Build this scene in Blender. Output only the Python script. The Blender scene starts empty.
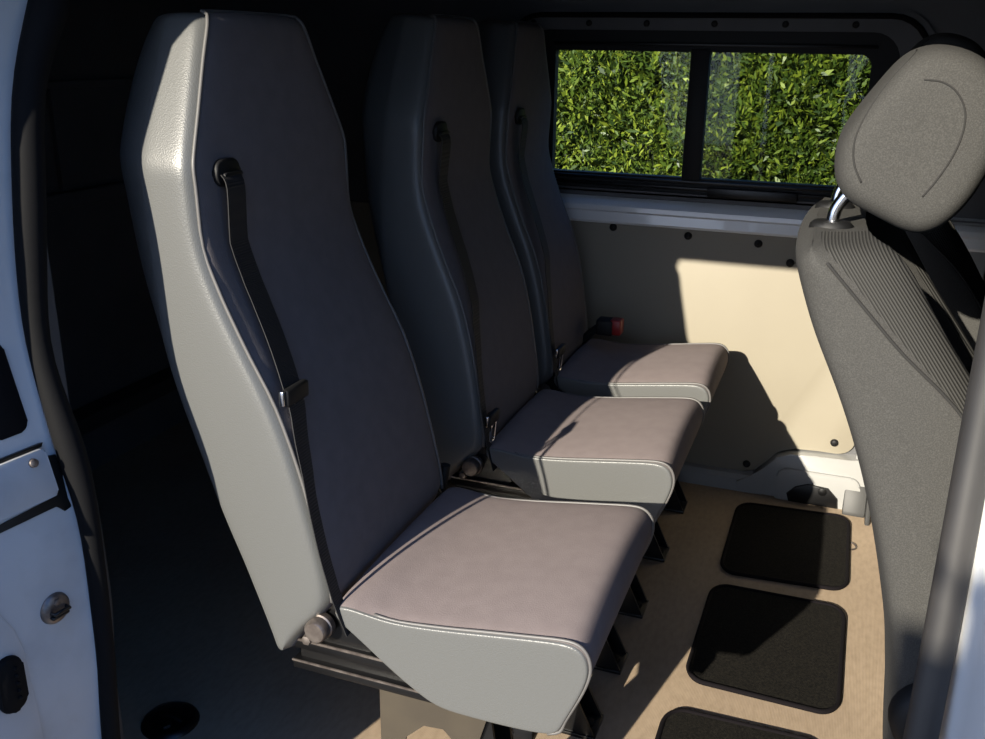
import bpy, bmesh, math, random
from mathutils import Vector, Matrix
random.seed(7)
sc = bpy.context.scene
COL = sc.collection
PI = math.pi

# ------------------------------------------------------------------ materials
AF = .36   # overall reflectance of the non-metal surfaces, with the sun set to match
def mat(name, col, rough=0.6, metal=0.0, spec=0.5, col2=None, nscale=20.0, ndetail=3.0, lo=0.35, hi=0.65,
        bump=0.0, bscale=200.0, bkind='noise', coat=0.0, sheen=0.0, stretch=None):
    if metal < .7:
        col = tuple(c*AF for c in col); col2 = tuple(c*AF for c in col2) if col2 else None
    m = bpy.data.materials.new(name); m.use_nodes = True
    nt = m.node_tree; N = nt.nodes; L = nt.links
    b = N['Principled BSDF']
    b.inputs['Base Color'].default_value = (*col, 1)
    b.inputs['Roughness'].default_value = rough
    b.inputs['Metallic'].default_value = metal
    b.inputs['Specular IOR Level'].default_value = spec
    b.inputs['Coat Weight'].default_value = coat
    b.inputs['Sheen Weight'].default_value = sheen
    tc = N.new('ShaderNodeTexCoord')
    src = tc.outputs['Object']
    if stretch:
        mp = N.new('ShaderNodeMapping'); mp.inputs['Scale'].default_value = stretch
        L.new(src, mp.inputs['Vector']); src = mp.outputs['Vector']
    if col2 is not None:
        n = N.new('ShaderNodeTexNoise'); n.inputs['Scale'].default_value = nscale; n.inputs['Detail'].default_value = ndetail
        r = N.new('ShaderNodeValToRGB')
        r.color_ramp.elements[0].position = lo; r.color_ramp.elements[0].color = (*col, 1)
        r.color_ramp.elements[1].position = hi; r.color_ramp.elements[1].color = (*col2, 1)
        L.new(src, n.inputs['Vector']); L.new(n.outputs['Fac'], r.inputs['Fac']); L.new(r.outputs['Color'], b.inputs['Base Color'])
    if bump:
        if bkind == 'noise':
            t = N.new('ShaderNodeTexNoise'); t.inputs['Scale'].default_value = bscale; t.inputs['Detail'].default_value = 2; o = t.outputs['Fac']
        elif bkind == 'voronoi':
            t = N.new('ShaderNodeTexVoronoi'); t.inputs['Scale'].default_value = bscale; o = t.outputs['Distance']
        else:
            t = N.new('ShaderNodeTexWave'); t.inputs['Scale'].default_value = bscale; t.bands_direction = bkind; o = t.outputs['Fac']
        L.new(src, t.inputs['Vector'])
        bp = N.new('ShaderNodeBump'); bp.inputs['Strength'].default_value = bump; bp.inputs['Distance'].default_value = 0.002
        L.new(o, bp.inputs['Height']); L.new(bp.outputs['Normal'], b.inputs['Normal'])
    return m

M = {}
M['vinyl'] = mat('grey_vinyl', (.205, .209, .206), .40, bump=.13, bscale=480, bkind='voronoi')
M['fabric'] = mat('mauve_grey_fabric', (.425, .352, .345), .92, spec=.2, col2=(.462, .384, .376), nscale=35, bump=.2, bscale=600)
M['backfabric_shade'] = mat('shade_toned_backrest_fabric', (.265, .240, .250), .92, spec=.2, col2=(.290, .262, .272), nscale=35, bump=.2, bscale=600)  # seat fabric darkened: shade on the backrest fronts put into the colour
M['pipe'] = mat('piping_vinyl', (.225, .215, .21), .5)
M['black'] = mat('black_plastic', (.010, .010, .011), .6, spec=.3)
M['gloss'] = mat('black_painted_steel', (.008, .008, .009), .35, spec=.35)
M['steel_dark'] = mat('dark_steel', (.05, .048, .046), .35, metal=.6)
M['bronze'] = mat('worn_brown_steel', (.105, .082, .052), .6, metal=.1, col2=(.08, .062, .040), nscale=14)
M['webbing'] = mat('black_webbing', (.012, .012, .014), .75, bump=.3, bscale=300, bkind='X')
M['chrome'] = mat('chrome', (.75, .75, .76), .12, metal=1)
M['zinc'] = mat('zinc_metal', (.22, .19, .17), .4, metal=.8, col2=(.12, .10, .09), nscale=60)
M['red'] = mat('red_plastic', (.55, .02, .02), .4)
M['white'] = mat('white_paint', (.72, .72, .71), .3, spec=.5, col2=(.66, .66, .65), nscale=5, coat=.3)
M['ledge'] = mat('lifted_white_paint', (1.75, 1.78, 1.80), .25, coat=.6)  # white paint lifted for parts in shade, skylight brightness put into the colour
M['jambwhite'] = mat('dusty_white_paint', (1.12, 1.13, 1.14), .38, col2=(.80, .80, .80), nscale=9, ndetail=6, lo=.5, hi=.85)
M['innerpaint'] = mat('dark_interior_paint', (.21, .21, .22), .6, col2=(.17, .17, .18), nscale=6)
M['cream'] = mat('cream_lining_board', (.565, .505, .385), .6, col2=(.535, .475, .36), nscale=4, ndetail=6)
M['rubber'] = mat('black_rubber', (.006, .006, .0075), .8, spec=.15, bump=.1, bscale=80)
M['sealgrey'] = mat('weathered_rubber', (.050, .048, .048), .5, col2=(.075, .07, .068), nscale=8)
M['mat'] = mat('black_mat_carpet', (.013, .012, .011), 1, spec=.1, col2=(.042, .038, .030), nscale=260, ndetail=2, lo=.35, hi=.75, bump=.8, bscale=500)
M['edging'] = mat('dark_purple_edging', (.007, .0045, .007), .9, spec=.15, bump=.4, bscale=500)
M['cab'] = mat('charcoal_seat_cloth', (.100, .098, .093), .95, spec=.15, col2=(.150, .146, .138), nscale=700, ndetail=1, lo=.4, hi=.75, bump=.3, bscale=900)
M['cabrib'] = mat('ribbed_seat_cloth', (.078, .076, .070), .95, spec=.15)
M['cabseam'] = mat('seam_thread', (.03, .029, .027), .9)
M['greyplastic'] = mat('grey_plastic', (.06, .06, .06), .55)
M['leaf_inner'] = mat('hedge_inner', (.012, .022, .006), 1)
M['ground'] = mat('tarmac', (.20, .20, .20), .95, col2=(.25, .25, .25), nscale=30)

def rib_mat(m):
    nt = m.node_tree; N = nt.nodes; L = nt.links; b = N['Principled BSDF']
    tc = N['Texture Coordinate']
    d = N.new('ShaderNodeVectorMath'); d.operation = 'DOT_PRODUCT'; d.inputs[1].default_value = (.80, 0, .60)
    L.new(tc.outputs['Object'], d.inputs[0])
    k = N.new('ShaderNodeMath'); k.operation = 'MULTIPLY'; k.inputs[1].default_value = 2*PI/.0028; L.new(d.outputs['Value'], k.inputs[0])
    w = N.new('ShaderNodeMath'); w.operation = 'SINE'; L.new(k.outputs[0], w.inputs[0])
    r = N.new('ShaderNodeMapRange'); r.inputs['From Min'].default_value = -1; L.new(w.outputs[0], r.inputs['Value'])
    mx = N.new('ShaderNodeMix'); mx.data_type = 'RGBA'; mx.inputs['A'].default_value = (.026, .0255, .024, 1); mx.inputs['B'].default_value = (.047, .046, .043, 1)
    L.new(r.outputs[0], mx.inputs['Factor']); L.new(mx.outputs['Result'], b.inputs['Base Color'])
    bp = N.new('ShaderNodeBump'); bp.inputs['Strength'].default_value = .6; bp.inputs['Distance'].default_value = .0015
    L.new(r.outputs[0], bp.inputs['Height']); L.new(bp.outputs['Normal'], b.inputs['Normal'])
rib_mat(M['cabrib'])

# floor: worn ribbed vinyl with dirt
def floor_mat():
    m = mat('ribbed_beige_vinyl_floor', (.74, .56, .39), .75, col2=(.90, .69, .48), nscale=3.2, ndetail=8, lo=.3, hi=.7, bump=.25, bscale=110, bkind='X')
    nt = m.node_tree; N = nt.nodes; L = nt.links; b = N['Principled BSDF']
    old = b.inputs['Base Color'].links[0].from_socket
    tc = N['Texture Coordinate']
    w = N.new('ShaderNodeTexNoise'); w.inputs['Scale'].default_value = 90; w.inputs['Detail'].default_value = 3
    mp = N.new('ShaderNodeMapping'); mp.inputs['Scale'].default_value = (1, .4, 1)
    L.new(tc.outputs['Object'], mp.inputs['Vector']); L.new(mp.outputs['Vector'], w.inputs['Vector'])
    r = N.new('ShaderNodeValToRGB'); r.color_ramp.elements[0].position = .3; r.color_ramp.elements[0].color = (.62, .6, .56, 1)
    r.color_ramp.elements[1].position = .62; r.color_ramp.elements[1].color = (1, 1, 1, 1)
    L.new(w.outputs['Fac'], r.inputs['Fac'])
    mx = N.new('ShaderNodeMix'); mx.data_type = 'RGBA'; mx.blend_type = 'MULTIPLY'; mx.inputs['Factor'].default_value = .4
    L.new(old, mx.inputs['A']); L.new(r.outputs['Color'], mx.inputs['B']); L.new(mx.outputs['Result'], b.inputs['Base Color'])
    return m
M['floor'] = floor_mat()

def leaf_mat():
    m = bpy.data.materials.new('hedge_leaves'); m.use_nodes = True
    nt = m.node_tree; N = nt.nodes; L = nt.links; b = N['Principled BSDF']
    g = N.new('ShaderNodeNewGeometry'); r = N.new('ShaderNodeValToRGB')
    r.color_ramp.elements[0].color = (.010, .024, .002, 1); r.color_ramp.elements[1].color = (.15, .185, .016, 1)
    e = r.color_ramp.elements.new(.55); e.color = (.050, .082, .006, 1)
    L.new(g.outputs['Random Per Island'], r.inputs['Fac']); L.new(r.outputs['Color'], b.inputs['Base Color'])
    b.inputs['Roughness'].default_value = .5
    return m
M['leaf'] = leaf_mat()

def glass_mat(name='window_glass', tint=(.95, .98, .96), refl=.008):
    m = bpy.data.materials.new(name); m.use_nodes = True
    nt = m.node_tree; N = nt.nodes; L = nt.links
    N.remove(N['Principled BSDF'])
    t = N.new('ShaderNodeBsdfTransparent'); t.inputs['Color'].default_value = (*tint, 1)
    g = N.new('ShaderNodeBsdfGlossy'); g.inputs['Roughness'].default_value = .02
    x = N.new('ShaderNodeMixShader'); x.inputs['Fac'].default_value = refl
    L.new(t.outputs[0], x.inputs[1]); L.new(g.outputs[0], x.inputs[2]); L.new(x.outputs[0], N['Material Output'].inputs['Surface'])
    return m
M['glass'] = glass_mat()
M['glass2'] = glass_mat('dusty_window_glass', (.74, .78, .74), .012)

# ------------------------------------------------------------------ helpers
def obj(name, bm, m, parent=None, smooth=True, loc=None):
    me = bpy.data.meshes.new(name)
    bmesh.ops.recalc_face_normals(bm, faces=bm.faces[:])
    bm.to_mesh(me); bm.free()
    for mm in (m if isinstance(m, (list, tuple)) else [m]): me.materials.append(mm)
    if smooth:
        for p in me.polygons: p.use_smooth = True
    o = bpy.data.objects.new(name, me); COL.objects.link(o)
    if loc is not None:
        me.transform(Matrix.Translation(-Vector(loc))); o.location = loc
    if parent is not None:
        o.parent = parent
        off = wloc(parent)
        if loc is None: me.transform(Matrix.Translation(-off))
        else: o.location = Vector(loc) - off
    return o
def wloc(o):
    v = Vector((0, 0, 0))
    while o is not None: v += o.location; o = o.parent
    return v
def empty(name, loc):
    o = bpy.data.objects.new(name, None); COL.objects.link(o); o.location = loc; o.empty_display_size = .05
    return o
def tag(o, label=None, cat=None, group=None, kind=None):
    if label: o['label'] = label
    if cat: o['category'] = cat
    if group: o['group'] = group
    if kind: o['kind'] = kind
    return o
def flat(o, ang=35):
    for p in o.data.polygons: p.use_smooth = True
    try:
        o.data.set_sharp_from_angle(angle=math.radians(ang))
    except Exception: pass
    return o
def box(bm, lo, hi, bev=0.0, seg=2):
    vs = [bm.verts.new((x, y, z)) for x in (lo[0], hi[0]) for y in (lo[1], hi[1]) for z in (lo[2], hi[2])]
    idx = [(0,1,3,2),(4,6,7,5),(0,4,5,1),(2,3,7,6),(0,2,6,4),(1,5,7,3)]
    fs = [bm.faces.new([vs[i] for i in f]) for f in idx]
    if bev:
        es = list({e for f in fs for e in f.edges})
        bmesh.ops.bevel(bm, geom=es, offset=bev, segments=seg, affect='EDGES', profile=.5)
def prism(bm, pts, axis, a, b, bev=0.0):
    """polygon pts (2D) extruded along axis from a to b"""
    def P(p, t):
        return {0: (t, p[0], p[1]), 1: (p[0], t, p[1]), 2: (p[0], p[1], t)}[axis]
    A = [bm.verts.new(P(p, a)) for p in pts]; B = [bm.verts.new(P(p, b)) for p in pts]
    n = len(pts)
    f1 = bm.faces.new(A); f2 = bm.faces.new(B[::-1])
    for i in range(n): bm.faces.new((A[i], B[i], B[(i+1) % n], A[(i+1) % n]))
    if bev:
        es = list(f1.edges) + list(f2.edges)
        bmesh.ops.bevel(bm, geom=es, offset=bev, segments=2, affect='EDGES', profile=.5)
def rrect(x0, y0, x1, y1, r, n=6):
    if not isinstance(r, (tuple, list)): r = (r,)*4
    out = []
    for (cx, cy, a, rr) in ((x1-r[0], y1-r[0], 0, r[0]), (x0+r[1], y1-r[1], 90, r[1]), (x0+r[2], y0+r[2], 180, r[2]), (x1-r[3], y0+r[3], 270, r[3])):
        for k in range(n+1):
            t = math.radians(a + 90*k/n); out.append((cx+rr*math.cos(t), cy+rr*math.sin(t)))
    return out
def tube(bm, pts, r, n=8, closed=False):
    pts = [Vector(p) for p in pts]; rings = []; a = None
    for i, p in enumerate(pts):
        if closed: d = pts[(i+1) % len(pts)] - pts[i-1]
        else: d = pts[min(i+1, len(pts)-1)] - pts[max(i-1, 0)]
        d.normalize()
        if a is None:
            up = Vector((0, 0, 1)) if abs(d.z) < .9 else Vector((0, 1, 0))
            a = d.cross(up).normalized()
        else:
            a = (a - d*a.dot(d)).normalized()
        b = d.cross(a).normalized()
        rr = r[i] if isinstance(r, (list, tuple)) else r
        rings.append([bm.verts.new(p + a*rr*math.cos(2*PI*k/n) + b*rr*math.sin(2*PI*k/n)) for k in range(n)])
    m = len(rings)
    for i in range(m if closed else m-1):
        A, B = rings[i], rings[(i+1) % m]
        for k in range(n): bm.faces.new((A[k], A[(k+1) % n], B[(k+1) % n], B[k]))
    if not closed:
        bm.faces.new(rings[0][::-1]); bm.faces.new(rings[-1])
def lathe(bm, prof, centre, axis='z', n=24):
    """prof: (radius, height) list, closed at both ends"""
    c = Vector(centre); rings = []
    for (r, h) in prof:
        ring = []
        for k in range(n):
            t = 2*PI*k/n; u, v = r*math.cos(t), r*math.sin(t)
            ring.append(bm.verts.new(c + Vector({'z': (u, v, h), 'y': (u, h, v), 'x': (h, u, v)}[axis])))
        rings.append(ring)
    for A, B in zip(rings, rings[1:]):
        for k in range(n): bm.faces.new((A[k], A[(k+1) % n], B[(k+1) % n], B[k]))
    bm.faces.new(rings[0]); bm.faces.new(rings[-1][::-1])
def interp(tab, z, k):
    """tab rows sorted by descending z in column 0; linear interpolation of column k"""
    if z >= tab[0][0]: return tab[0][k]
    for a, b in zip(tab, tab[1:]):
        if a[0] >= z >= b[0]:
            t = (a[0]-z)/(a[0]-b[0]) if a[0] != b[0] else 0
            return a[k] + (b[k]-a[k])*t
    return tab[-1][k]
def smooth_path(pts, sub=6):
    pts = [Vector(p) for p in pts]; out = []
    for i in range(len(pts)-1):
        p0 = pts[max(i-1, 0)]; p1 = pts[i]; p2 = pts[i+1]; p3 = pts[min(i+2, len(pts)-1)]
        for k in range(sub):
            t = k/sub
            out.append(.5*((2*p1) + (-p0+p2)*t + (2*p0-5*p1+4*p2-p3)*t*t + (-p0+3*p1-3*p2+p3)*t**3))
    out.append(pts[-1]); return out
def snapper(o):
    from mathutils.bvhtree import BVHTree
    bpy.context.view_layer.update()
    dg = bpy.context.evaluated_depsgraph_get(); dg.update()
    ev = o.evaluated_get(dg); me = ev.to_mesh(); mw = o.matrix_world.copy()
    t = BVHTree.FromPolygons([mw @ v.co for v in me.vertices], [tuple(p.vertices) for p in me.polygons])
    ev.to_mesh_clear()
    def f(p, d):
        h = t.ray_cast(Vector(p), Vector(d))[0]
        return h if h is not None else t.find_nearest(Vector(p))[0]
    return f
def subsurf(o, lv=2):
    md = o.modifiers.new('subd', 'SUBSURF'); md.levels = lv; md.render_levels = lv
    return o

# ------------------------------------------------------------------ passenger seats
# z, front x, side-crease x, back x, half width factor (1 = full)
BACK = [
    (1.268, -.845, -.912, -.955, .63),
    (1.225, -.841, -.911, -.968, .722),
    (1.160, -.833, -.909, -.972, .86),
    (1.105, -.827, -.908, -.970, .975),
    (1.085, -.8255, -.907, -.968, 1.0),
    (1.062, -.8245, -.9065, -.965, 1.0),
    (1.045, -.824, -.906, -.962, 1.0),
    (.977, -.821, -.905, -.953, 1.0),
    (.921, -.802, -.902, -.944, 1.0),
    (.877, -.7825, -.899, -.935, 1.0),
    (.825, -.757, -.896, -.922, 1.0),
    (.755, -.7205, -.880, -.900, 1.0),
    (.667, -.6895, -.850, -.866, 1.0),
    (.575, -.6655, -.822, -.836, 1.0),
    (.495, -.6475, -.788, -.802, 1.0),
    (.452, -.643, -.773, -.786, 1.0),
    (.425, -.663, -.763, -.775, 1.0),
    (.390, -.696, -.750, -.761, 1.0),
    (.355, -.719, -.738, -.748, 1.0),
    (.335, -.729, -.732, -.740, 1.0),
]
PIV = Vector((-.66, 0, .43))
def rot_back(p, ang):
    v = Vector(p) - PIV
    c, s = math.cos(ang), math.sin(ang)
    return Vector((PIV.x + v.x*c + v.z*s, p[1], PIV.z - v.x*s + v.z*c))

def make_seat(label, yc, w, ang, buckle=False, dz=0.0):
    hw = w/2
    root = empty('passenger_seat', (-.45, yc, 0))
    tag(root, label, 'seat', 'three grey passenger seats across the van')
    RB = lambda p: rot_back(p, ang) + Vector((0, yc, dz))
    # --- backrest
    bm = bmesh.new(); rings = []
    rows = []
    # cap rows
    rows.append((1.288, -.862, -.905, -.935, .50, .86)); rows.append((1.283, -.851, -.910, -.948, .585, .96))
    for r in BACK: rows.append((*r, 1.0))
    segmat = None
    for (z, xf, xc, xb, kw, kk) in rows:
        h = hw*kw
        th = xf - xb
        e = min(.018, th*.3)
        xc2 = min(xc, xf-e*1.2)
        xb = xb - .018*max(0, min(1, (z-.72)/.2))
        inset = min(.034, th*.5)
        half = [(xf+.004, -0.0), (xf+.0035, -.5*h), (xf+.003, -(h-.045)), (xf, -(h-.022)), (xf-.003, -(h-.014)), (xf-.012, -(h-.003)), (xf-e-.004, -h),
                (xc2*.55+(xf-e)*.45, -h), (xc2, -h), (xc2-.010, -(h-.006)), (xb+.004, -(h-inset)), (xb, -(h-inset-.03)), (xb-.004, 0)]
        other = [(x, -y) for x, y in half[1:-1]][::-1]
        ring = half + other
        rings.append([bm.verts.new(RB((x, y, z))) for x, y in ring])
    n = len(rings[0])
    for i in range(len(rings)-1):
        A, B = rings[i], rings[i+1]
        for k in range(n):
            f = bm.faces.new((A[k], A[(k+1) % n], B[(k+1) % n], B[k]))
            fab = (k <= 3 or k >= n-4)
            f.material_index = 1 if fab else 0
    # caps as quads strips (symmetrical pairing)
    def cap(R):
        h = n//2
        for k in range(h):
            a, b, c, d = R[k], R[k+1], R[(n-k-1) % n], R[(n-k) % n]
            vs = []
            for v in (a, b, c, d):
                if v not in vs: vs.append(v)
            if len(vs) >= 3: bm.faces.new(vs)
    cap(rings[0]); cap(rings[-1])
    bk = obj('backrest', bm, [M['vinyl'], M['backfabric_shade']], root); subsurf(bk, 2)
    # piping along both front edges, over the top
    bm = bmesh.new()
    pts = []
    seq = [r for r in rows[::-1] if r[0] >= .452]
    for s in (-1, 1):
        pp = []
        for (z, xf, xc, xb, kw, kk) in seq:
            h = hw*kw; pp.append(RB((xf-.0035, s*(h-.0125), z)))
        pts.append(pp)
    tube(bm, smooth_path(pts[0] + pts[1][::-1], 3), .003, 6)
    obj('piping', bm, M['pipe'], bk)
    # --- cushion
    prof = [(-.640, .462), (-.573, .452), (-.533, .450), (-.46, .458), (-.40, .467), (-.33, .477), (-.284, .483), (-.262, .481), (-.249, .470), (-.243, .452), (-.244, .432),
            (-.252, .405), (-.264, .376), (-.275, .350), (-.282, .330), (-.300, .321), (-.368, .317), (-.430, .317), (-.472, .319), (-.505, .338), (-.545, .364), (-.585, .396), (-.617, .420), (-.640, .436)]
    cxz = (-.43, .40)
    bm = bmesh.new(); rings = []
    stations = [(-hw, .90, 0), (-hw, .965, 0), (-hw+.003, .985, 0), (-hw+.012, 1.0, .001), (-hw+.028, 1.0, .004), (-hw*.5, 1.0, .010), (0, 1.0, .012)]
    stations += [(-y, k, c) for (y, k, c) in stations[:-1]][::-1]
    for (y, k, cr) in stations:
        ring = []
        for (x, z) in prof:
            ins = 1-k
            X = x + (cxz[0]-x)*ins*.6; Z = z + (cxz[1]-z)*ins*1.1
            if z > .44 and x < -.25: Z += cr
            ring.append(bm.verts.new((X, yc+y, Z+dz)))
        rings.append(ring)
    n = len(prof); ns = len(rings)
    for i in range(ns-1):
        for k in range(n):
            f = bm.faces.new((rings[i][k], rings[i][(k+1) % n], rings[i+1][(k+1) % n], rings[i+1][k]))
            f.material_index = 0 if (i < 2 or i >= ns-3) else 1
    for R in (rings[0], rings[-1]):
        # strip-fill the side panel with quads between the upper and lower outline
        up = list(range(0, n//2)); lo_ = list(range(n-1, n//2-1, -1))
        for a in range(len(up)-1):
            bm.faces.new((R[up[a]], R[up[a+1]], R[lo_[a+1]], R[lo_[a]]))
    cu = obj('seat_cushion', bm, [M['vinyl'], M['fabric']], root); subsurf(cu, 2)
    for s in (-1, 1):
        bm = bmesh.new()
        pp = [(x + (cxz[0]-x)*.004, yc + s*(hw-.0065), z + (cxz[1]-z)*.010 + dz + .0005) for (x, z) in prof[1:16]]
        tube(bm, smooth_path(pp, 3), .0028, 6)
        obj('piping', bm, M['pipe'], cu)
    # --- frame rails (angle section both sides) and cross tubes
    bm = bmesh.new()
    for s in (-1, 1):
        y0 = yc + s*(hw-.030)
        box(bm, (-.722, y0-.012, .349), (-.44, y0+.012, .367), .002)
        box(bm, (-.724, y0-.016, .314), (-.44, y0+.010, .330), .002)
        box(bm, (-.715, y0-.004, .318), (-.44, y0+.004, .364))
        prism(bm, [(-.70, .36), (-.60, .36), (-.585, .375), (-.645, .46), (-.665, .46), (-.70, .395)], 1, y0-.003, y0+.003)
    box(bm, (-.715, yc-hw+.03, .320), (-.685, yc+hw-.03, .350), .003)
    box(bm, (-.36, yc-hw+.03, .27), (-.33, yc+hw-.03, .30), .003)
    flat(obj('frame_rail', bm, M['gloss'], root))
    # bright worn edges of the angle
    bm = bmesh.new()
    y0 = yc-hw+.030
    box(bm, (-.722, y0-.0135, .364), (-.475, y0-.011, .368)); box(bm, (-.724, y0-.0175, .328), (-.455, y0-.015, .331))
    obj('rail_edge', bm, M['zinc'], root, smooth=False)
    # recliner pivot
    for s in (-1, 1):
        yy = yc + s*(hw-.010)
        bm = bmesh.new()
        lathe(bm, [(.004, -.020), (.016, -.019), (.019, -.015), (.019, -.002), (.021, .0), (.021, .010)], (-.668, yy, .405), 'y', 20)
        lathe(bm, [(.004, -.014), (.008, -.013), (.009, -.008), (.009, .004)], (-.687, yy, .383), 'y', 6)
        flat(obj('recliner_pivot', bm, M['zinc'], root), 40)
    # pedestal side plate with arched cut-out
    for s in (-1, 1):
        bm = bmesh.new()
        yy = yc + s*(hw-.022)
        arch = [(-.535, 0), (-.535, .20)]
        for k in range(9):
            t = PI - PI*k/8; arch.append((-.485+.05*math.cos(t), .235+.045*math.sin(t)))
        outl = [(-.574, .318), (-.574, 0.0), (-.540, 0.0), (-.540, .205)] + arch[2:] + [(-.432, .20), (-.470, 0.012), (-.445, 0.0), (-.435, .165), (-.395, .318)]
        outl = [(-.574, .318), (-.574, 0.0), (-.545, 0.0), (-.545, .18), (-.530, .235), (-.500, .265), (-.468, .268), (-.450, .250), (-.462, .17), (-.487, .0), (-.470, .0), (-.437, .165), (-.395, .318)]
        prism(bm, outl, 1, yy-.003, yy+.003)
        box(bm, (-.590, yy-.028, 0.0), (-.530, yy+.028, .006), .001); box(bm, (-.51, yy-.028, 0.0), (-.455, yy+.028, .006), .001)
        flat(obj('pedestal', bm, M['bronze'], root))
    # front feet: floor plate, gussets, bolt, strut up to the cushion
    ys = SEAT_FEET[id_feet[0]]; id_feet[0] += 1
    for fy in ys:
        bm = bmesh.new()
        box(bm, (-.40, fy, 0.0), (-.315, fy+.075, .008), .002)
        for gy in (fy+.004, fy+.065):
            prism(bm, [(-.318, .008), (-.325, .022), (-.365, .105), (-.395, .30), (-.43, .30), (-.40, .008)], 1, gy, gy+.006)
        prism(bm, [(-.36, .008), (-.40, .10), (-.42, .30), (-.43, .30), (-.41, .10), (-.39, .008)], 1, fy+.01, fy+.066)
        ft = flat(obj('foot', bm, M['gloss'], root))
        bm = bmesh.new(); lathe(bm, [(.003, .012), (.009, .011), (.010, .0)], (-.335, fy+.037, .008), 'z', 6)
        flat(obj('floor_bolt', bm, M['steel_dark'], ft))
    # --- seat belt
    gy = -hw + .073
    def fx(z): return interp(BACK, z, 1)
    bm = bmesh.new()
    ctr = Vector((fx(1.075)+.006, gy, 1.078))
    ring = []
    prism(bm, rrect(gy-.030, 1.056, gy+.025, 1.094, .016), 0, ctr.x-.004, ctr.x+.005, .003)
    prism(bm, rrect(gy-.020, 1.068, gy+.022, 1.076, .003), 0, ctr.x+.005, ctr.x+.011, .002)
    for v in bm.verts: v.co = RB(v.co)
    flat(obj('belt_guide', bm, M['black'], root), 50)
    g0 = -hw
    path = [(1.074, g0+.069, .012), (1.055, g0+.066, .022), (.98, g0+.066, .017), (.90, g0+.066, .017), (.83, g0+.054, .020), (.76, g0+.033, .020),
            (.70, g0+.018, .014), (.62, g0+.007, .008), (.54, g0+.003, .006), (.47, g0+.004, .010), (.41, g0+.008, .028)]
    bm = bmesh.new(); prev = None
    dense = []
    sp = smooth_path(path, 4)
    for q in sp:
        z, y, off = q; hwid = .021 if z > .78 else max(.012, .021 - .009*(.78-z)/.15)
        x = (fx(max(z, .455)) + off)
        dense.append((x, y, z, hwid))
    for (x, y, z, h) in dense:
        row = [bm.verts.new(RB((x+dx, y+sy*h, z))) for (dx, sy) in ((0, -1), (.0015, -1), (.0015, 1), (0, 1))]
        if prev:
            for k in range(4): bm.faces.new((prev[k], prev[(k+1) % 4], row[(k+1) % 4], row[k]))
        else: bm.faces.new(row)
        prev = row
    bm.faces.new(prev[::-1])
    belt = flat(obj('belt_webbing', bm, M['webbing'], root), 40)
    # tongue
    tz = .775 if ang < .02 else .53
    ty = interp([(p[0], p[1]) for p in path], tz, 1)
    tx = fx(tz) + .024
    bm = bmesh.new()
    box(bm, (tx-.004, ty-.030, tz-.016), (tx+.008, ty+.028, tz+.010), .004)
    for v in bm.verts: v.co = RB(v.co)
    tg = flat(obj('belt_tongue', bm, M['black'], belt), 50)
    bm = bmesh.new()
    pl = [(ty-.010, tz-.014), (ty-.010, tz-.052), (ty-.006, tz-.056), (ty+.010, tz-.056), (ty+.014, tz-.052), (ty+.014, tz-.014)]
    tube(bm, [(tx+.004, a, b) for a, b in pl], .0026, 6)
    box(bm, (tx-.003, ty-.036, tz-.012), (tx+.004, ty-.030, tz+.010), .001)
    for v in bm.verts: v.co = RB(v.co)
    flat(obj('tongue_plate', bm, M['chrome'], belt), 50)
    # buckle on the inboard rear corner
    if buckle:
        bm = bmesh.new()
        by = yc + hw*.62
        tube(bm, smooth_path([(-.650, by+.01, .455), (-.625, by+.008, .485), (-.600, by+.005, .507)], 4), .011, 8)
        box(bm, (-.600, by-.024, .494), (-.552, by+.024, .538), .006)
        bk2 = flat(obj('belt_buckle', bm, M['black'], root), 50)
        bm = bmesh.new(); box(bm, (-.562, by-.021, .497), (-.530, by+.021, .540), .005)
        tag(flat(obj('release_button', bm, M['red'], bk2), 50), 'red release button')
    else:
        bm = bmesh.new()
        by = yc - hw + .035 if ang > .02 else yc + hw*.97
        if ang > .02:
            for q in range(3):
                tube(bm, [(-.655, by-.02, .520-.016*q), (-.640, by+.022, .512-.016*q)], .004, 6)
            box(bm, (-.668, by-.018, .43), (-.640, by+.016, .475), .004)
            flat(obj('belt_buckle', bm, M['black'], root), 50)
        else:
            tube(bm, smooth_path([(-.660, by, .40), (-.655, by+.015, .45), (-.65, by+.02, .49)], 4), .010, 8)
            flat(obj('belt_buckle', bm, M['black'], root), 50)
    return root
SEAT_FEET = [(1.44, 1.69), (1.90, 2.16), (2.42, 2.56)]
SEAT_FEET = [(1.08, 1.44), (1.655, 1.875), (2.145, 2.43)]
id_feet = [0]
make_seat('grey vinyl seat nearest the open door, tall backrest edge lit by sun', 1.275, .44, 0.0)
make_seat('middle seat of the row, behind the nearest seat, cushion half in shadow', 1.880, .39, math.radians(4.6))
make_seat('far seat beside the cream wall lining with a red belt buckle', 2.350, .36, math.radians(4.6), buckle=True)

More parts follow.
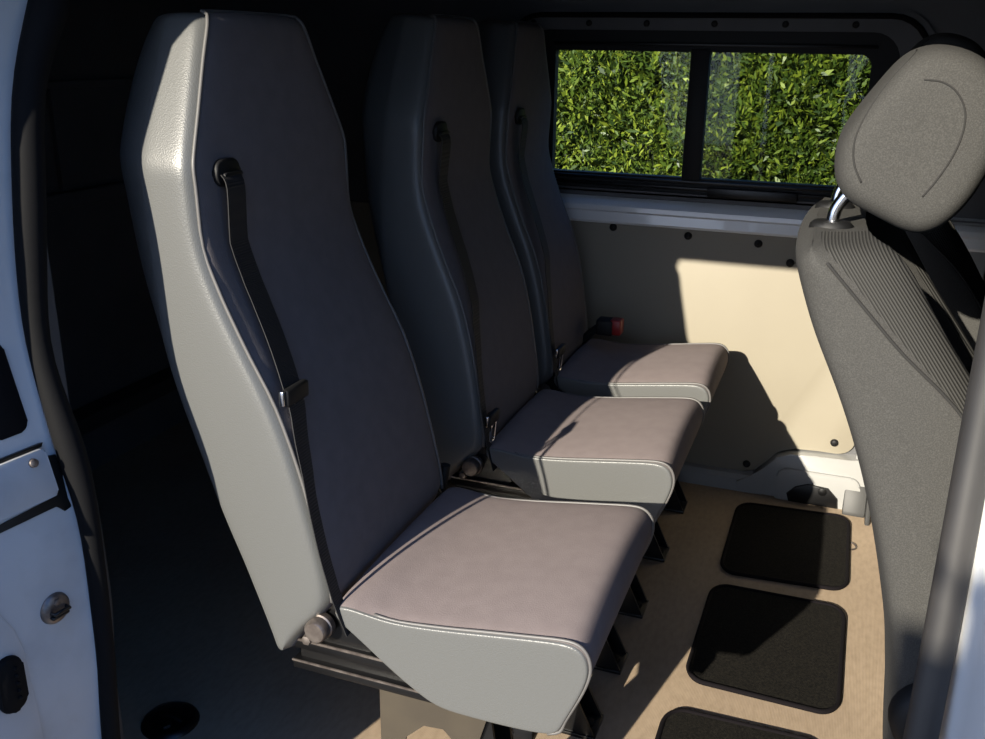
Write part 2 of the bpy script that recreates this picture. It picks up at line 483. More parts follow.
# ------------------------------------------------------------------ cab seats
REAR = [(1.066, -.045), (1.040, -.043), (1.01, -.035), (.945, -.010), (.87, .030), (.757, .072), (.66, .100), (.54, .128), (.40, .150), (.28, .160)]
SEAM = [(1.066, -.028), (1.051, -.020), (1.042, -.011), (.995, .034), (.942, .086), (.899, .136), (.869, .166), (.757, .225), (.66, .262), (.54, .29), (.40, .31), (.28, .32)]
CREST = [(1.066, .050), (1.048, .068), (1.003, .099), (.938, .140), (.87, .195), (.757, .258), (.66, .295), (.54, .318), (.40, .335), (.28, .34)]
def make_cab_seat(label, dx, dy, dz):
    yc = 1.228 + dy; hw = .205
    root = empty('cab_seat', (.12+dx, yc, 0))
    tag(root, label, 'seat', 'charcoal cloth cab seats')
    T = lambda x, y, z: (x+dx, yc+y, z+dz)
    bm = bmesh.new(); rings = []
    zs = [1.058, 1.051, 1.037, 1.015, .985, .95, .90, .84, .77, .70, .62, .54, .46, .38, .30]
    for i, z in enumerate(zs):
        r = interp(REAR, z, 1); s = interp(SEAM, z, 1); c = interp(CREST, z, 1)
        h = hw; k = 0
        if i == 0: k = .030
        elif i == 1: k = .010
        r += k*.8; s -= k*.2; c -= k*.9
        h -= k
        half = [(r-.010, 0), (r-.006, -.6*h), (r, -(h-.04)), (r+.004, -(h-.014)), (r+min(.02,.4*(s-r)), -(h-.002)), (r+.6*(s-r), -h-.002), (s-.002, -h), (s+.003, -(h-.003)), (s+.6*(c-s), -(h-.020)), (c, -(h-.055)),
                (c-.012, -(h-.080)), (c-.045, -(h-.115)), (c-.055, 0)]
        ring = half + [(x, -y) for x, y in half[1:-1]][::-1]
        rings.append([bm.verts.new(T(x, y, z)) for x, y in ring])
    n = len(rings[0])
    for A, B in zip(rings, rings[1:]):
        for k in range(n):
            f = bm.faces.new((A[k], A[(k+1) % n], B[(k+1) % n], B[k]))
            kk = k if k < n//2 else n-1-k
            f.material_index = 1 if kk in (7, 8, 9) else 0
    for R in (rings[0], rings[-1]):
        h = n//2
        for k in range(h):
            vs = []
            for v in (R[k], R[k+1], R[(n-k-1) % n], R[(n-k) % n]):
                if v not in vs: vs.append(v)
            if len(vs) >= 3: bm.faces.new(vs)
    b = obj('backrest', bm, [M['cab'], M['cabrib']], root); subsurf(b, 2)
    bm = bmesh.new()
    tube(bm, smooth_path([T(interp(SEAM, z, 1), -hw-.0005, z) for z in (1.04, 1.025, .99, .95, .90, .84, .77, .70, .62)], 3), .0018, 6)
    obj('seam', bm, M['cabseam'], b)
    # head restraint
    P = [(-.016, 1.137), (-.016, 1.160), (-.010, 1.180), (.004, 1.203), (.022, 1.230), (.040, 1.256), (.058, 1.267), (.082, 1.270), (.112, 1.262), (.140, 1.240), (.150, 1.205), (.146, 1.160), (.130, 1.112), (.110, 1.080),
         (.088, 1.066), (.064, 1.070), (.036, 1.084), (.008, 1.100), (-.008, 1.116)]
    P = [(x if z > 1.12 else x-.002, z-.004-.010*(z > 1.09)-.006*(z < 1.09)) for x, z in P]
    cx_, cz_ = .065, 1.158
    bm = bmesh.new(); rings = []
    st = [(-.128, .50), (-.127, .74), (-.122, .86), (-.110, .95), (-.090, 1.0), (-.05, 1.02), (0, 1.03)]
    st += [(-y, k) for y, k in st[:-1]][::-1]
    for (y, k) in st:
        rings.append([bm.verts.new(T(cx_+(x-cx_)*k, y-.004, cz_+(z-cz_)*k)) for x, z in P])
    n = len(P)
    for A, B in zip(rings, rings[1:]):
        for k in range(n): bm.faces.new((A[k], A[(k+1) % n], B[(k+1) % n], B[k]))
    for R in (rings[0], rings[-1]):
        c = bm.verts.new(sum((v.co for v in R), Vector())/n)
        for k in range(n): bm.faces.new((R[k], R[(k+1) % n], c))
    hr = obj('headrest', bm, M['cab'], root); subsurf(hr, 2)
    bm = bmesh.new()
    arc = [(.060, 1.222), (.078, 1.220), (.093, 1.210), (.103, 1.192), (.104, 1.170), (.098, 1.146), (.087, 1.122), (.076, 1.104)]
    snap = snapper(hr)
    tube(bm, [snap(T(q.x, -.30, q.z), (0, 1, 0)) for q in smooth_path([(x, 0, z) for x, z in arc], 5)], .0011, 6)
    obj('seam', bm, M['cabseam'], hr)
    bm = bmesh.new()
    edge = [(.052, 1.250), (.030, 1.222), (.012, 1.190), (.002, 1.160), (.004, 1.135), (.014, 1.115)]
    tube(bm, [snap(T(q.x, -.30, q.z), (0, 1, 0)) for q in smooth_path([(x, 0, z) for x, z in edge], 5)], .0012, 6)
    obj('side_seam', bm, M['cabseam'], hr)
    for y in (-.075, .075):
        bm = bmesh.new()
        tube(bm, smooth_path([T(-.010, y, 1.02), T(-.010, y, 1.066), T(-.005, y, 1.084), T(.010, y, 1.106), T(.03, y, 1.135)], 4), .0072, 10)
        obj('headrest_post', bm, M['chrome'], root)
        bm = bmesh.new()
        prof = [(.012, .010), (.020, .010), (.024, .006), (.025, 0.0), (.024, -.012)]
        lathe(bm, prof, T(-.011, y, 1.053), 'z', 20)
        for v in bm.verts: v.co.y = yc+y + (v.co.y-(yc+y))*.8
        flat(obj('post_collar', bm, M['black'], root), 50)
    bm = bmesh.new()
    prism(bm, [(.30, .45), (.36, .47), (.62, .49), (.72, .46), (.74, .40), (.70, .33), (.24, .30), (.22, .36)], 1, yc-hw, yc+hw, .02)
    for v in bm.verts: v.co.x += dx; v.co.z += dz
    flat(obj('seat_cushion', bm, M['cab'], root), 60)
    bm = bmesh.new(); box(bm, (.22+dx, yc-.18, 0), (.68+dx, yc+.18, .31), .015)
    flat(obj('seat_base', bm, M['black'], root))
    bm = bmesh.new()
    lathe(bm, [(.02, -.016), (.040, -.014), (.050, -.004), (.052, .012)], T(.175, -hw-.012, .52), 'y', 24)
    flat(obj('recliner_cover', bm, M['black'], root), 50)
    return root
make_cab_seat('charcoal cloth cab seat with head restraint beside the right door pillar', 0, 0, 0)
make_cab_seat('further cab seat mostly hidden in shadow behind the nearer head restraint', .045, .62, .022)

# ------------------------------------------------------------------ setting
def struct(name, bm, m, smooth=False, parent=None):
    o = obj(name, bm, m, parent, smooth)
    if parent is None: o['kind'] = 'structure'
    return o
bm = bmesh.new(); box(bm, (-2.1, .84, -.04), (1.6, 2.72, 0)); struct('floor', bm, M['floor'])
bm = bmesh.new(); box(bm, (-2.1, .97, 1.44), (1.6, 2.76, 1.50)); box(bm, (-2.1, .70, 1.56), (1.6, 1.0, 1.62)); box(bm, (.36, .74, 1.44), (1.6, 1.0, 1.56)); box(bm, (-2.1, .72, 1.44), (-1.06, 1.0, 1.56))
for x in (-1.75, -1.35, -.95, -.45, .1, .6): box(bm, (x, .95, 1.415), (x+.09, 2.66, 1.44), .008)
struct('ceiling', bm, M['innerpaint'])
# far wall: metal skin around a window opening
WX0, WX1, WZ0, WZ1 = -.90, .085, .865, 1.30
bm = bmesh.new()
box(bm, (-2.1, 2.685, -.04), (1.6, 2.72, WZ0)); box(bm, (-2.1, 2.685, WZ1), (1.6, 2.72, 1.46))
box(bm, (-2.1, 2.685, WZ0), (WX0, 2.72, WZ1)); box(bm, (WX1, 2.685, WZ0), (1.6, 2.72, WZ1))
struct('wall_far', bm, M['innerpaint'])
bm = bmesh.new(); box(bm, (-2.14, .72, -.04), (-2.05, 2.72, 1.46))
box(bm, (-2.05, .8, .80), (-2.02, 2.68, .845), .006)
box(bm, (-2.05, .8, 1.12), (-2.03, 2.68, 1.14), .004)
for y in (1.3, 2.05): box(bm, (-2.05, y, .85), (-2.035, y+.03, 1.44))
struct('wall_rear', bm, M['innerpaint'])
# rear load step seen low on the left
bm = bmesh.new(); box(bm, (-2.05, .86, .165), (-1.97, 2.68, .215), .006)
tag(obj('load_rail', bm, M['greyplastic'], None, False), 'grey horizontal rail low on the dark rear panel', 'rail')
# rear part of the near wall, behind the door pillar
bm = bmesh.new(); box(bm, (-2.1, .72, -.5), (-1.06, .76, 1.46)); struct('wall_near', bm, M['white'])
bm = bmesh.new()
box(bm, (1.6, .72, -.04), (1.64, 2.76, 1.56)); struct('wall_front', bm, M['innerpaint'])  # solid where a windscreen belongs, shaped so to cut skylight in the cab

# white ledge below the window
bm = bmesh.new()
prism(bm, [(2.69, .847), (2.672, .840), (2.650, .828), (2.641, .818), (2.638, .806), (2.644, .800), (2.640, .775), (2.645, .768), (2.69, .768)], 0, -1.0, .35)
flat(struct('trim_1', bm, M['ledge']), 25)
# sill pressing at the floor
bm = bmesh.new()
prism(bm, [(2.69, .055), (2.652, .05), (2.642, .038), (2.640, 0.0), (2.69, 0.0)], 0, -1.6, -.12)
outl = [(-.20, .0), (-.20, .036), (-.155, .050), (-.125, .085), (-.095, .125), (-.055, .142), (.02, .148), (.10, .150), (.20, .160), (.30, .17), (.30, 0)]
prism(bm, outl, 1, 2.640, 2.69, .006)
prism(bm, rrect(-.085, -.02, .145, .100, .03), 1, 2.632, 2.645, .006)
prism(bm, [(.115, .10), (.36, .10), (.36, .84), (.175, .84), (.155, .7), (.135, .3)], 1, 2.655, 2.69, .008)
prism(bm, [(.165, .0), (.185, .0), (.185, .45), (.165, .45)], 1, 2.645, 2.66, .004)
flat(struct('trim_2', bm, M['white']), 25)
# hexagonal black plug in the sill
bm = bmesh.new()
prism(bm, [(-.045, .002), (-.052, .025), (-.030, .050), (.005, .064), (.060, .060), (.088, .032), (.092, .002)], 1, 2.622, 2.634, .004)
lathe(bm, [(.004, -.008), (.011, -.006), (.012, .0)], (.045, 2.622, .05), 'y', 12)
tag(flat(obj('sill_plug', bm, M['gloss'])), 'black angular plug in the white sill at the base of the far wall', 'plug')
bm = bmesh.new()
prism(bm, [(2.60, 0), (2.60, .012), (2.645, .085), (2.652, .085), (2.652, 0)], 0, .105, .165, .003)
prism(bm, [(2.555, 0), (2.555, .010), (2.645, .105), (2.652, .105), (2.652, 0)], 0, .165, .178, .003)
tag(flat(obj('corner_trim', bm, M['greyplastic'])), 'grey wedge shaped plastic trim on floor beside the sill plug', 'trim piece')

# cream lining board
pan = empty('lining_board', (-.35, 2.68, 0))
tag(pan, 'cream lining board riveted to the far wall beneath the window', 'panel')
bm = bmesh.new()
o = [(-1.6, .768), (-1.6, .055), (-.40, .048), (-.185, .052), (-.150, .062), (-.115, .100), (-.085, .135), (-.045, .150), (.02, .152)]
for k in range(7):
    t = -PI/2 + PI/2*k/6; o.append((.070+.045*math.cos(t), .197+.045*math.sin(t)))
o += [(.125, .45), (.155, .70), (.165, .768)]
prism(bm, o, 1, 2.672, 2.684, .0015)
flat(obj('board', bm, M['cream'], pan), 30)
for (x, z) in ((-.85, .752), (-.62, .753), (-.403, .745), (-.209, .739), (-.119, .693), (.060, .185), (-.175, .078), (-.55, .075), (.105, .60), (-1.2, .75)):
    bm = bmesh.new(); lathe(bm, [(.003, -.008), (.008, -.007), (.011, -.003), (.0115, 0)], (x, 2.672, z), 'y', 14)
    lathe(bm, [(.002, -.011), (.003, -.010), (.0035, -.006)], (x, 2.672, z), 'y', 8)
    flat(obj('rivet', bm, M['black'], pan), 50)

# window
win = empty('window_1', (-.40, 2.70, .86)); win['kind'] = 'structure'
def ringprism(bm, outer, inner, axis, a, b):
    n = len(outer)
    def P(p, t): return (p[0], t, p[1])
    V = [[bm.verts.new(P(p, t)) for p in loop] for loop in (outer, inner) for t in (a, b)]
    oa, ob, ia, ib = V
    for i in range(n):
        j = (i+1) % n
        bm.faces.new((oa[i], ob[i], ob[j], oa[j])); bm.faces.new((ia[i], ia[j], ib[j], ib[i]))
        bm.faces.new((oa[i], oa[j], ia[j], ia[i])); bm.faces.new((ob[i], ib[i], ib[j], ob[j]))
bm = bmesh.new()
ringprism(bm, rrect(-.97, .80, .165, 1.345, (.10, .10, .05, .05)), rrect(-.905, .862, .085, 1.292, (.07, .07, .03, .03)), 1, 2.672, 2.700)
flat(obj('surround', bm, M['innerpaint'], win), 30)
bm = bmesh.new()
tube(bm, [(x, 2.668, z) for x, z in rrect(-.952, .81, .147, 1.330, (.095, .095, .05, .05))], .007, 8, closed=True)
obj('surround_seal', bm, M['rubber'], win)
bm = bmesh.new()
ringprism(bm, rrect(-.93, .80, .10, 1.315, (.08, .08, .03, .03)), rrect(-.815, .905, .020, 1.238, (.030, .006, .006, .006)), 1, 2.682, 2.712)
box(bm, (-.436, 2.676, .895), (-.385, 2.71, 1.245), .003)
flat(obj('frame', bm, M['black'], win), 30)
bm = bmesh.new()
for z in (.850, .872, .890, 1.252): box(bm, (-.82, 2.672, z), (.03, 2.684, z+.009), .002)
box(bm, (-.36, 2.664, .858), (-.12, 2.682, .884), .003)
flat(obj('slider_track', bm, M['gloss'], win))
bm = bmesh.new()
for x in (-.88, -.72, -.56, -.38, -.20, -.03): lathe(bm, [(.003, -.004), (.008, -.003), (.009, 0)], (x, 2.672, 1.309), 'y', 10)
obj('surround_clip', bm, M['black'], win)
bm = bmesh.new(); box(bm, (-.82, 2.700, .90), (-.43, 2.703, 1.243)); obj('pane', bm, M['glass'], win, False)
bm = bmesh.new(); box(bm, (-.39, 2.690, .90), (.025, 2.693, 1.243)); obj('pane', bm, M['glass2'], win, False)

# ------------------------------------------------------------------ door opening (near side)
INN = [(-0.94, 0.993, 1.295), (-0.951, 0.969, 1.248), (-0.952, 0.945, 1.2), (-0.946, 0.93, 1.161), (-0.934, 0.904, 1.06), (-0.934, 0.887, 0.955), (-0.933, 0.876, 0.874), (-0.918, 0.873, 0.82), (-0.896, 0.871, 0.755), (-0.881, 0.869, 0.694), (-0.88, 0.865, 0.568), (-0.882, 0.862, 0.442), (-0.888, 0.858, 0.291), (-0.884, 0.853, 0.15), (-0.88, 0.85, 0.03)]
OUT = [(-0.99, 0.993, 1.295), (-0.991, 0.972, 1.253), (-0.991, 0.949, 1.208), (-0.985, 0.932, 1.167), (-0.974, 0.904, 1.057), (-0.972, 0.894, 1.001), (-0.966, 0.88, 0.905), (-0.955, 0.874, 0.847), (-0.94, 0.872, 0.786), (-0.93, 0.87, 0.736), (-0.916, 0.869, 0.695), (-0.904, 0.867, 0.621), (-0.901, 0.864, 0.528), (-0.901, 0.861, 0.418), (-0.913, 0.858, 0.284), (-0.914, 0.853, 0.15), (-0.91, 0.85, 0.03)]
HEAD_IN = [(-.943, .994, 1.33), (-.930, .995, 1.36), (-.900, .995, 1.378), (-.855, .992, 1.384), (-.75, .99, 1.385), (-.58, .99, 1.385), (-.40, .99, 1.385), (-.1, .99, 1.385), (.05, .985, 1.382), (.10, .975, 1.37), (.12, .955, 1.335), (.128, .935, 1.27)]
BPIL_IN = [(.130, .92, 1.15), (.130, .92, .95), (.129, .905, .80), (.127, .885, .62), (.124, .87, .45), (.124, .86, .25), (.120, .86, .06)]
# seals as tubes half-way between the inner and the outer edge
pin = smooth_path(INN[::-1], 4); pout = smooth_path(OUT[::-1], 4)
def at_z(path, z):
    for a, b in zip(path, path[1:]):
        if a.z <= z <= b.z: return a.lerp(b, (z-a.z)/(b.z-a.z+1e-9))
    return path[0].copy() if z < path[0].z else path[-1].copy()
seal = []
radii = []
for k in range(44):
    z = .03 + (1.292-.03)*k/43
    a, b = at_z(pin, z), at_z(pout, z)
    seal.append((a+b)/2); radii.append(max(.013, (b-a).length/2))
for _ in range(3):
    seal = [seal[0]] + [(seal[i-1]+seal[i]*2+seal[i+1])/4 for i in range(1, len(seal)-1)] + [seal[-1]]
    radii = [radii[0]] + [(radii[i-1]+radii[i]*2+radii[i+1])/4 for i in range(1, len(radii)-1)] + [radii[-1]]
hd = smooth_path([tuple(seal[-1])] + [(x-(.022 if i < 3 else .012 if i == 3 else 0), y, z+(.005 if i < 2 else .021)) for i, (x, y, z) in enumerate(HEAD_IN)], 4)[1:]
bp = smooth_path([(x+.014, y, z) for x, y, z in BPIL_IN], 4)
bm = bmesh.new(); tube(bm, seal + hd[:-1], radii + [.021]*(len(hd)-1), 12)
tag(obj('door_seal', bm, M['rubber']), 'black rubber seal along the left edge and top of the open doorway', 'seal')
bm = bmesh.new(); tube(bm, [hd[-1]] + bp, [.016]*(len(bp)+1), 12)
tag(obj('pillar_seal', bm, M['sealgrey']), 'weathered black rubber seal down the right door pillar', 'seal')
# left pillar: jamb surface from the seal outwards and the outer skin
def loft(bm, paths):
    V = [[bm.verts.new(p) for p in path] for path in paths]
    for A, B in zip(V, V[1:]):
        for i in range(len(A)-1): bm.faces.new((A[i], A[i+1], B[i+1], B[i]))
zz = [.0] + [.03 + (1.292-.03)*k/43 for k in range(44)]
o0 = [at_z(pout, z) + Vector((.010, .006, 0)) for z in zz]
for i, z in enumerate(zz): o0[i].z = z
topx = hd
o0 += [Vector((p.x+.012, p.y+.006, p.z+.018)) for p in hd[2:]]
o1 = [Vector((p.x-.012, p.y-.03, p.z)) if p.z < 1.29 else Vector((p.x-.004, p.y-.03, p.z+.012)) for p in o0]
o2 = [Vector((p.x-.030, .70, p.z if p.z < 1.29 else p.z+.13)) for p in o0]
o3 = [Vector((p.x-.22, .695, p.z)) if p.z < 1.29 else Vector((p.x-.22, .71, max(p.z+.16, 1.60))) for p in o0]
kz = len(zz)
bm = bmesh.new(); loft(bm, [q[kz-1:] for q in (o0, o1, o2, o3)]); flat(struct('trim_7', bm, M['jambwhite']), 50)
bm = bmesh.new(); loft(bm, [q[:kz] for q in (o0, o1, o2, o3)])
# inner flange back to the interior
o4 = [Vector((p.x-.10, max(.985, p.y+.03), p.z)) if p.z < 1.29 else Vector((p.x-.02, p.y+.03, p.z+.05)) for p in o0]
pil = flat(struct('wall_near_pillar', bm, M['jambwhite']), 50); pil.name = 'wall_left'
bm = bmesh.new(); loft(bm, [[p + Vector((0, .002, 0)) for p in o0], o4]); flat(struct('trim_3', bm, M['innerpaint']), 50)
bm = bmesh.new(); box(bm, (-1.10, .94, 0), (-1.02, .985, 1.44)); box(bm, (-1.12, .72, 0), (-1.06, .98, 1.44)); struct('trim_4', bm, M['innerpaint'])
# header box
bm = bmesh.new(); prism(bm, [(.70, 1.56), (.985, 1.43), (1.03, 1.43), (1.03, 1.62), (.70, 1.62)], 0, -1.1, .9); struct('trim_5', bm, M['innerpaint'])
# right pillar: flange, white jamb facing into the opening, outer skin
bm = bmesh.new()
pts = [(.142, .935), (.160, .905), (.168, .84), (.178, .79), (.205, .765), (.30, .735), (.34, .725), (.34, .98), (.16, .98)]
prism(bm, pts, 2, -.04, 1.46, .0)
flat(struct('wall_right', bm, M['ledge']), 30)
bm = bmesh.new(); box(bm, (.34, .72, -.5), (1.64, .76, 1.56)); struct('door_1', bm, M['white'])  # solid up to the roof without a window, shaped so to cut skylight
bm = bmesh.new(); box(bm, (-1.10, .70, -.5), (.36, .86, -.04)); box(bm, (-.93, .74, -.04), (.16, .845, .0)); struct('trim_6', bm, M['white'])
# small black oval grommet on the right pillar
bm = bmesh.new(); lathe(bm, [(.003, -.004), (.011, -.003), (.013, .0), (.013, .004)], (0, 0, 0), 'x', 16)
for v in bm.verts: v.co = Vector((v.co.x*1+.166, v.co.y*.7+.845, v.co.z*1.6+.60))
tag(flat(obj('pillar_grommet', bm, M['black']), 50), 'small black oval grommet low on the white right pillar', 'grommet')

# fittings on the left jamb
def jf(origin, bm, tilt=0.0):
    """u along the jamb outward (-y), v up the jamb, w off its surface"""
    u = Vector((-.13, -.99, 0)).normalized(); v = Vector((-tilt, 0, 1)).normalized(); w = -(u.cross(v)).normalized()
    for q in bm.verts: q.co = Vector(origin) + u*q.co.x + v*q.co.y + w*q.co.z
SO = (-.909, .804, .539)
st = empty('door_striker', SO); tag(st, 'round metal striker plate on the white left pillar', 'striker')
bm = bmesh.new(); lathe(bm, [(.010, .008), (.018, .007), (.021, .004), (.022, .0), (.022, -.006)], (0, 0, 0), 'z', 28); jf(SO, bm); flat(obj('base_plate', bm, M['zinc'], st), 50)
bm = bmesh.new(); box(bm, (-.013, -.010, .006), (.013, -.005, .014), .002); tube(bm, [(-.012, -.001, .005), (-.012, -.001, .015), (.010, -.001, .015), (.010, -.001, .005)], .0028, 8); jf(SO, bm); flat(obj('catch', bm, M['steel_dark'], st), 50)
bm = bmesh.new(); lathe(bm, [(.002, .011), (.005, .010), (.0055, .005)], (0, .011, 0), 'z', 6); jf(SO, bm); flat(obj('screw', bm, M['zinc'], st), 50)
HO = (-.9355, .807, .716)
hb = empty('hinge_bracket', HO); tag(hb, 'white bracket cover with one screw above the striker on left pillar', 'bracket')
bm = bmesh.new(); prism(bm, rrect(-.035, -.031, .11, .034, .006), 2, .008, .018, .003); jf(HO, bm, .22); flat(obj('cover_plate', bm, M['jambwhite'], hb), 50)
bm = bmesh.new(); prism(bm, [(-.052, .018), (-.039, .020), (-.038, -.034), (.11, -.040), (.11, -.048), (-.030, -.046), (-.040, -.058), (-.050, -.056), (-.056, -.040)], 2, -.004, .010, .001)
prism(bm, [(-.036, .034), (.11, .034), (.11, .039), (-.040, .039)], 2, -.004, .010, .001); jf(HO, bm, .22); flat(obj('gap_shade_strip', bm, M['steel_dark'], hb), 50)  # dark strips standing in for the shaded gap round the cover
bm = bmesh.new(); lathe(bm, [(.002, .023), (.0055, .022), (.0065, .017)], (-.013, .021, 0), 'z', 12); jf(HO, bm, .22); flat(obj('screw', bm, M['zinc'], hb), 50)
bm = bmesh.new(); prism(bm, [(-.035, -.30), (-.030, -.06), (-.026, .03), (-.018, .065), (.005, .11), (.10, .16), (.10, -.30)], 2, -.01, .004, .002); jf((-.918, .725, .479), bm); flat(struct('trim_8', bm, M['jambwhite']), 30)
bm = bmesh.new(); prism(bm, rrect(-.016, -.040, .020, .038, .015), 2, .002, .014, .004)
for k in range(5): lathe(bm, [(.0006, .018), (.0024, .017), (.003, .013)], (-.004, -.022+.011*k, 0), 'z', 8)
jf((-.918, .725, .477), bm); tag(flat(obj('rubber_buffer', bm, M['rubber']), 50), 'black ribbed rubber buffer low on the white left pillar, cut by frame', 'buffer')
bm = bmesh.new(); prism(bm, rrect(-.012, -.058, .04, .062, .012), 2, -.004, .010, .003); jf((-.963, .828, .83), bm, .22)
tag(flat(obj('pillar_buffer', bm, M['rubber']), 50), 'black rubber buffer at the left edge above the bracket cover', 'buffer')

# ------------------------------------------------------------------ floor mats and fittings
def make_mat(label, quad):
    root = empty('floor_mat', (sum(q[0] for q in quad)/4, sum(q[1] for q in quad)/4, 0))
    tag(root, label, 'mat', 'black carpet mats on the van floor')
    def warp(u, v):   # u,v in 0..1
        a = Vector(quad[0]).lerp(Vector(quad[1]), u); b = Vector(quad[3]).lerp(Vector(quad[2]), u)
        return a.lerp(b, v)
    base = rrect(0, 0, 1, 1, .13, 8)
    outl = [tuple(warp(u, v)) for u, v in base]
    bm = bmesh.new(); prism(bm, outl, 2, .0005, .006, .001); obj('carpet', bm, M['mat'], root, False)
    bm = bmesh.new(); tube(bm, [(x, y, .0048) for x, y in outl], .0052, 8, closed=True); obj('edging', bm, M['edging'], root)
    return root
make_mat('black carpet mat furthest in, against the white sill', [(-.177, 2.150), (.125, 2.172), (.124, 2.578), (-.176, 2.555)])
make_mat('black carpet mat in the middle of the three on the floor', [(-.187, 1.690), (.116, 1.683), (.122, 2.092), (-.182, 2.085)])
make_mat('black carpet mat nearest the open door, cut by the lower edge', [(-.205, 1.20), (.09, 1.19), (.095, 1.592), (-.203, 1.586)])
bm = bmesh.new()
tube(bm, [(.129+.016*math.cos(2*PI*k/24), 2.415+.020*math.sin(2*PI*k/24), .001) for k in range(24)], .0028, 6, closed=True)
lathe(bm, [(.001, .004), (.006, .003), (.007, 0)], (.125, 2.41, 0), 'z', 10)
tag(obj('floor_eyelet', bm, M['zinc']), 'small bright ring in the floor beside the furthest mat', 'eyelet')
td = empty('tie_down', (-1.096, 1.194, 0)); tag(td, 'round black tie-down cup in the dark floor at lower left', 'tie-down')
bm = bmesh.new(); lathe(bm, [(.036, .004), (.044, .009), (.052, .006), (.055, 0), (.04, 0)], (-1.096, 1.194, .0), 'z', 28); flat(obj('cup', bm, M['gloss'], td), 50)
bm = bmesh.new(); tube(bm, [(-1.122, 1.194, .006), (-1.110, 1.194, .012), (-1.082, 1.194, .012), (-1.070, 1.194, .006)], .005, 8)
lathe(bm, [(.002, .010), (.012, .009), (.014, .004)], (-1.096, 1.178, 0), 'z', 6); flat(obj('bar', bm, M['gloss'], td), 50)

# ------------------------------------------------------------------ outside
bm = bmesh.new(); box(bm, (-14, -14, -.60), (14, 14, -.55)); struct('ground', bm, M['ground'])
def hedge(name, label, x0, x1, y0, y1, z1, n, face):
    bm = bmesh.new(); box(bm, (x0, y0, -.55), (x1, y1, z1))
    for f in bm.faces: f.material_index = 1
    yf = y0 if face < 0 else y1
    for i in range(n):
        x = random.uniform(x0, x1); z = random.uniform(-.5, z1)
        if n > 20000 and random.random() < .75: x = random.uniform(-2.0, .5); z = random.uniform(.4, 1.5)
        clump = math.sin(x*9+1.3*math.sin(z*7))*math.sin(z*11+x*3)
        y = yf + face*(random.uniform(-.02, .16) + .08*clump + .05*math.sin(x*23+z*5)*math.sin(z*27-x*8))
        l = random.uniform(.022, .066); w = l*random.uniform(.10, .20)
        d = Vector((random.gauss(0, .55), face*random.uniform(.05, .9), random.gauss(.45, .55))).normalized()
        s = d.cross(Vector((random.gauss(0, 1), random.gauss(0, 1), random.gauss(0, 1)))).normalized()
        c = Vector((x, y, z)); nn = d.cross(s)
        vs = [bm.verts.new(c), bm.verts.new(c+d*l*.45+s*w), bm.verts.new(c+d*l), bm.verts.new(c+d*l*.45-s*w)]
        bm.faces.new((vs[0], vs[1], vs[2], vs[3]))
    me = bpy.data.meshes.new(name); bm.to_mesh(me); bm.free()
    me.materials.append(M['leaf']); me.materials.append(M['leaf_inner'])
    o = bpy.data.objects.new(name, me); COL.objects.link(o)
    return tag(o, label, 'hedge')
hedge('hedge', 'sunlit green hedge seen through the far window', -3.4, 1.6, 5.3, 6.1, 2.0, 70000, -1)

hedge('hedge', 'added leafy sun blocker outside the open doorway, shading the right pillar', -.585, -.10, -2.2, -1.75, 1.90, 2500, 1)  # leafy blocker added behind the camera to shade the right pillar
bm = bmesh.new(); box(bm, (-.90, -2.72, -.55), (-.70, -2.55, 2.15), .01)
tag(obj('blocker_post', bm, M['bronze'], None, False), 'added square post out of view, blocking sun from the right pillar', 'post')  # added out of view only to cast shade on the right pillar seal

# ------------------------------------------------------------------ light
sdir = Vector((.668, 2.37, -1)).normalized()
ld = bpy.data.lights.new('sun', 'SUN'); ld.energy = 13.6; ld.angle = math.radians(.55); ld.color = (1, .92, .77)
lo = bpy.data.objects.new('sun', ld); COL.objects.link(lo); lo.rotation_euler = sdir.to_track_quat('-Z', 'Y').to_euler(); lo.location = (-2, -6, 4)
w = bpy.data.worlds.new('sky'); sc.world = w; w.use_nodes = True
nt = w.node_tree; bg = nt.nodes['Background']
tcw = nt.nodes.new('ShaderNodeTexCoord'); sp_ = nt.nodes.new('ShaderNodeSeparateXYZ'); rp = nt.nodes.new('ShaderNodeValToRGB')
nt.links.new(tcw.outputs['Generated'], sp_.inputs[0]); nt.links.new(sp_.outputs['Z'], rp.inputs['Fac']); nt.links.new(rp.outputs['Color'], bg.inputs['Color'])
rp.color_ramp.elements[0].position = 0; rp.color_ramp.elements[0].color = (.26, .50, .90, 1)
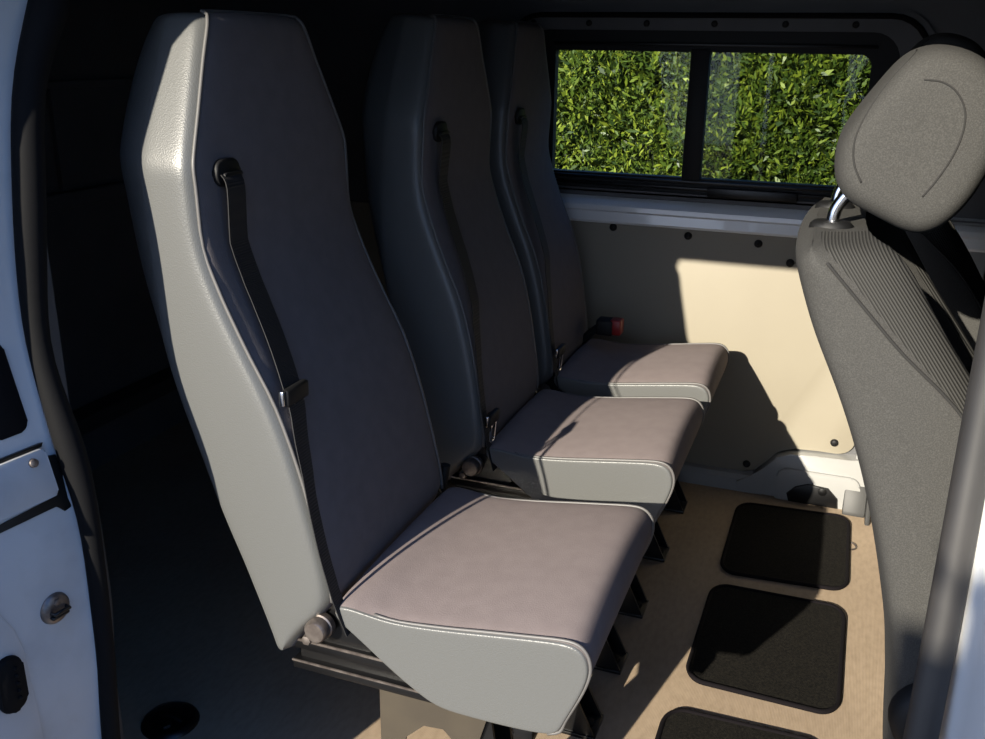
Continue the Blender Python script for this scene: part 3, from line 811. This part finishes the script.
rp.color_ramp.elements[1].position = .7; rp.color_ramp.elements[1].color = (.07, .25, .78, 1)
# brighter, whiter sky towards the sun
dt = nt.nodes.new('ShaderNodeVectorMath'); dt.operation = 'DOT_PRODUCT'; dt.inputs[1].default_value = tuple(-Vector((.35, .95, -.25)).normalized())
nt.links.new(tcw.outputs['Generated'], dt.inputs[0])
mxm = nt.nodes.new('ShaderNodeMath'); mxm.operation = 'MAXIMUM'; mxm.inputs[1].default_value = 0; nt.links.new(dt.outputs['Value'], mxm.inputs[0])
pw = nt.nodes.new('ShaderNodeMath'); pw.operation = 'POWER'; pw.inputs[1].default_value = 6; nt.links.new(mxm.outputs[0], pw.inputs[0])
gl = nt.nodes.new('ShaderNodeMix'); gl.data_type = 'RGBA'; gl.blend_type = 'ADD'; gl.inputs['Factor'].default_value = 1
gs = nt.nodes.new('ShaderNodeVectorMath'); gs.operation = 'SCALE'; gs.inputs[0].default_value = (1.5, 1.5, 1.55); nt.links.new(pw.outputs[0], gs.inputs['Scale'])
nt.links.new(rp.outputs['Color'], gl.inputs['A']); nt.links.new(gs.outputs['Vector'], gl.inputs['B']); nt.links.new(gl.outputs['Result'], bg.inputs['Color'])
bg.inputs['Strength'].default_value = 1.35

# ------------------------------------------------------------------ camera
R = ((.936, .127, -.327), (.351, -.301, .887), (.014, -.945, -.326))
cd = bpy.data.cameras.new('camera'); co = bpy.data.objects.new('camera', cd); COL.objects.link(co)
RX = Vector((R[0][0], R[1][0], R[2][0])); RY = -Vector((R[0][1], R[1][1], R[2][1])); RZ = RX.cross(RY).normalized(); RX.normalize(); RY = RZ.cross(RX)
mw = Matrix((RX, RY, RZ)).transposed().to_4x4(); mw.translation = (0, 0, 1.25)
co.matrix_world = mw
cd.sensor_width = 36; cd.lens = 36*941.54/985; cd.clip_start = .02
sc.camera = co
sc.view_settings.view_transform = 'Standard'; sc.view_settings.look = 'None'; sc.view_settings.exposure = 0.0; sc.view_settings.gamma = 1.0
sc.view_settings.use_curve_mapping = False
